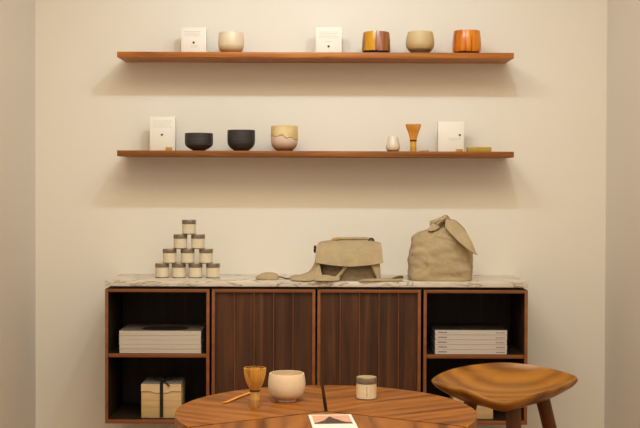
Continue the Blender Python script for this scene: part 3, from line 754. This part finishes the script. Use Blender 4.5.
# things on the table
pw = PZ(255.0, 407.6, ZTB); YWK = pw.y
whisk(255.4, ZTB, YWK, 16.6, 4.7, 24, [(4.3, 0), (6.4, 4), (8.8, 9.5), (10.4, 16), (11.0, 22.2)], 'bamboo tea whisk standing on the round table, left of the cream bowl', M['bamboo_handle'], M['bamboo'])
pb = PZ(287.6, 400.5, ZTB); YBW = pb.y
bowl('tea_bowl', 287.6, ZTB, [(9.4, 0), (9.6, 1.6), (11.6, 2.8), (16.4, 6.2), (18.4, 11.5), (18.8, 17), (18.3, 23), (17.3, 27.6)], M['ceramic'], 'cream ceramic tea bowl standing on the round table', Y=YBW, wall=1.1)
p0 = PZ(223.5, 404.2, ZTB); p1 = PZ(253.5, 392.6, ZTB)
scoop('tea_scoop', p0, p1, 'slim bamboo scoop lying on the round table beside the whisk', .0044, ZTB)
pj = PZ(366.4, 398.6, ZTB); YJ = pj.y; uj = U(YJ)
tin2 = make_tin(10.1*uj, 22.0*uj)
tin2['label'] = 'cream tea tin with grey lid standing alone on the round table'; tin2.location = (pj.x, YJ, ZTB)
for ch in tin2.children:
    if ch.name.startswith('label_print'): ch.data.materials[0] = M['ink']

# booklet with a mountain photo
c0 = PZ(308.2, 416.2, ZTB); c1 = PZ(351.2, 416.0, ZTB)
W = (c1-c0).length; ang = math.atan2(c1.y-c0.y, c1.x-c0.x) + R(2.2)
t = thing('booklet', 'white booklet with a mountain photo at the front of the round table', 'booklet', (c0.x, c0.y, ZTB), ang)
Lb = .2
mesh_obj('pages', B(.0006, W-.0006, -Lb+.0006, -.0006, 0, .003), M['pages'], t)
mesh_obj('cover', B(0, W, -Lb, 0, .003, .0038, bev=.0003, seg=1), M['booklet'], t)
def sky(nt, v, s):
    return fr(nt, mth(nt, 'ADD', mth(nt, 'MULTIPLY', s[1], 1/.04), mth(nt, 'MULTIPLY', nz(nt, v, 60), .3)), [(0, (196, 142, 122)), (.6, (206, 168, 150)), (1, (170, 150, 142))])
x0, x1, y0, y1 = .008, W-.008, -.118, -.012
ph = mesh_obj('cover_photo', B(x0, x1, y0, y1, .0038, .0041), plain('photo_sky', (204, 160, 140), .5, vary=.12, bscale=60), t, smooth=False)
bm = bmesh.new(); ridge = [(0, .12), (.10, .16), (.20, .30), (.30, .40), (.37, .64), (.42, .72), (.46, .86), (.50, .80), (.56, .62), (.64, .52), (.72, .34), (.84, .20), (1, .14)]
pt = [(x0+(x1-x0)*a, y0+(y1-y0)*b) for a, b in ridge] + [(x1, y0), (x0, y0)]
lo = [bm.verts.new((x, y, .0040)) for x, y in pt]; hi = [bm.verts.new((x, y, .0043)) for x, y in pt]
bm.faces.new(hi); bm.faces.new(lo[::-1])
for i in range(len(pt)): bm.faces.new((lo[i], lo[(i+1) % len(pt)], hi[(i+1) % len(pt)], hi[i]))
mesh_obj('mountain_print', bm, plain('photo_mountain', (70, 54, 50), .5, vary=.2, bscale=120), ph, smooth=False)

# ------------------------------------------------------------------ stool
rim = [(432, 378, 3.58), (450, 369.3, 3.68), (478, 364.0, 3.75), (507, 362.4, 3.78), (540, 366.0, 3.76), (566, 372.3, 3.69), (578, 378, 3.61),
       (567, 384.2, 3.54), (547, 390.8, 3.485), (525, 397.4, 3.445), (507, 402.2, 3.42), (490, 399.4, 3.425), (474, 393, 3.445), (454, 387.0, 3.49), (437, 382.6, 3.535)]
rp = [P(*q) for q in rim]
# closed Catmull-Rom
N = 96; loop = []; m = len(rp)
for q in range(N):
    s = q/N*m; i = int(s); tt = s-i
    a, b, c, d = rp[(i-1) % m], rp[i % m], rp[(i+1) % m], rp[(i+2) % m]
    loop.append(.5*((2*b)+(-a+c)*tt+(2*a-5*b+4*c-d)*tt*tt+(-a+3*b-3*c+d)*tt**3))
cxy = Vector((sum(p.x for p in loop)/N, sum(p.y for p in loop)/N, 0))
zc_top = min(p.z for p in loop) - .016
zc_bot = P(505, 412.2, 3.47).z - .006
SX, SY = cxy.x, cxy.y
t = thing('stool', 'wooden bar stool with dished saddle seat and splayed legs, right of the round table', 'stool', (SX, SY, 0))
bm = bmesh.new(); O = Vector((SX, SY, 0)); rings = []
def ringof(f):
    return [bm.verts.new(f(p, i)) for i, p in enumerate(loop)]
prof_top = [.08, .2, .34, .48, .62, .74, .84, .91, .955]
top_c = bm.verts.new((0, 0, zc_top))
for s in prof_top:
    rings.append(ringof(lambda p, i: Vector(((p.x-SX)*s, (p.y-SY)*s, zc_top+(p.z-.002-zc_top)*s**3.0))))
rings.append(ringof(lambda p, i: Vector(((p.x-SX)*.985, (p.y-SY)*.985, p.z))))
rings.append(ringof(lambda p, i: Vector(((p.x-SX)*1.0, (p.y-SY)*1.0, p.z-.004))))
for s, dz in ((.988, .011), (.945, .021), (.87, .031)):
    rings.append(ringof(lambda p, i: Vector(((p.x-SX)*s, (p.y-SY)*s, max(p.z-dz, zc_bot+.002+(p.z-zc_bot)*.1)))))
zl = .87
for s in (.76, .62, .46, .3, .12):
    rings.append(ringof(lambda p, i: Vector(((p.x-SX)*s, (p.y-SY)*s, zc_bot+(max(p.z-.031, zc_bot+.002+(p.z-zc_bot)*.1)-zc_bot)*(s/zl)**2.2))))
bot_c = bm.verts.new((0, 0, zc_bot))
for i in range(N): bm.faces.new((top_c, rings[0][i], rings[0][(i+1) % N])); bm.faces.new((bot_c, rings[-1][(i+1) % N], rings[-1][i]))
for a, b in zip(rings, rings[1:]):
    for i in range(N): bm.faces.new((a[i], b[i], b[(i+1) % N], a[(i+1) % N]))
mesh_obj('seat', bm, M['stool'], t, ang=80)
def leg(pt, pf, r0, r1):
    bm = tube(bmesh.new(), cr_curve([Vector(pt), (Vector(pt)+Vector(pf))/2, Vector(pf)], 12), [r0+(r1-r0)*i/12 for i in range(13)], 20)
    bmesh.ops.translate(bm, verts=bm.verts, vec=(-SX, -SY, 0))
    return mesh_obj('leg', bm, M['stool_leg'], t)
zt_ = zc_bot+.012
fl = P(513.2, 415, 3.53)
leg((fl.x, 3.53, zt_+.004), (fl.x+.004, 3.46, .002), .0235, .017)
rl = P(542.5, 404, 3.64)
leg((rl.x-.004, 3.64, zt_+.02), (rl.x+.185, 3.74, .002), .0225, .016)
ll = P(474, 400, 3.66)
leg((ll.x, 3.66, zt_+.02), (ll.x-.17, 3.80, .002), .0225, .016)

# ------------------------------------------------------------------ light
def spot(name, loc, tgt, power, size, col, blend=.6, rad=.03):
    ld = bpy.data.lights.new(name, 'SPOT'); ld.energy = power; ld.spot_size = R(size); ld.spot_blend = blend; ld.color = col; ld.shadow_soft_size = rad
    o = bpy.data.objects.new(name, ld); C.objects.link(o); o.location = loc
    o.rotation_euler = (Vector(tgt)-Vector(loc)).to_track_quat('-Z', 'Y').to_euler(); return o
SPOT = (.68, .90, 1.06)
ZL = 2.53; YL = YW-1.29
spot('track_spot', (.465, YL, ZL), (.35, YW, 1.6), 13, 100, SPOT, 1.0, .02)
spot('track_spot', (-.03, YL, ZL), (-.35, YW, 1.6), 16.5, 100, SPOT, 1.0, .035)
spot('track_spot', (-.33, YL, ZL), (.1, YW, 1.6), 9, 100, SPOT, 1.0, .02)
spot('table_spot', (.1, 2.55, 2.6), (.1, 3.35, .74), 24, 50, (1, .88, .68), .8, .05)
spot('floor_bounce_fill', (0, 1.6, 2.7), (0, 2.6, 0), 28, 60, (1, .64, .24), .8, .05)  # added fill, no fixture here: warm floor bounce for the lower wall
ld = bpy.data.lights.new('ceiling_fill', 'AREA'); ld.shape = 'RECTANGLE'; ld.size = 2.0; ld.size_y = 1.6; ld.energy = 52; ld.color = (1, .85, .60)  # added overhead fill light standing in for general shop glow
o = bpy.data.objects.new('ceiling_fill', ld); C.objects.link(o); o.location = (0, 2.2, 2.9)
ld = bpy.data.lights.new('front_fill', 'AREA'); ld.shape = 'RECTANGLE'; ld.size = 2.0; ld.size_y = 1.2; ld.energy = 13; ld.color = (1, .90, .75)  # added soft fill, tilted at the wall to lift the under-shelf shadows
o = bpy.data.objects.new('front_fill', ld); C.objects.link(o); o.location = (0, .3, 2.75); o.rotation_euler = (R(50), 0, 0)
w = bpy.data.worlds.new('world'); SC.world = w; w.use_nodes = True
w.node_tree.nodes['Background'].inputs[0].default_value = (1, .95, .84, 1); w.node_tree.nodes['Background'].inputs[1].default_value = .38

vs = SC.view_settings
SC.display_settings.display_device = 'sRGB'
vs.view_transform = 'Standard'; vs.look = 'None'; vs.exposure = 0; vs.gamma = 1; vs.use_curve_mapping = False
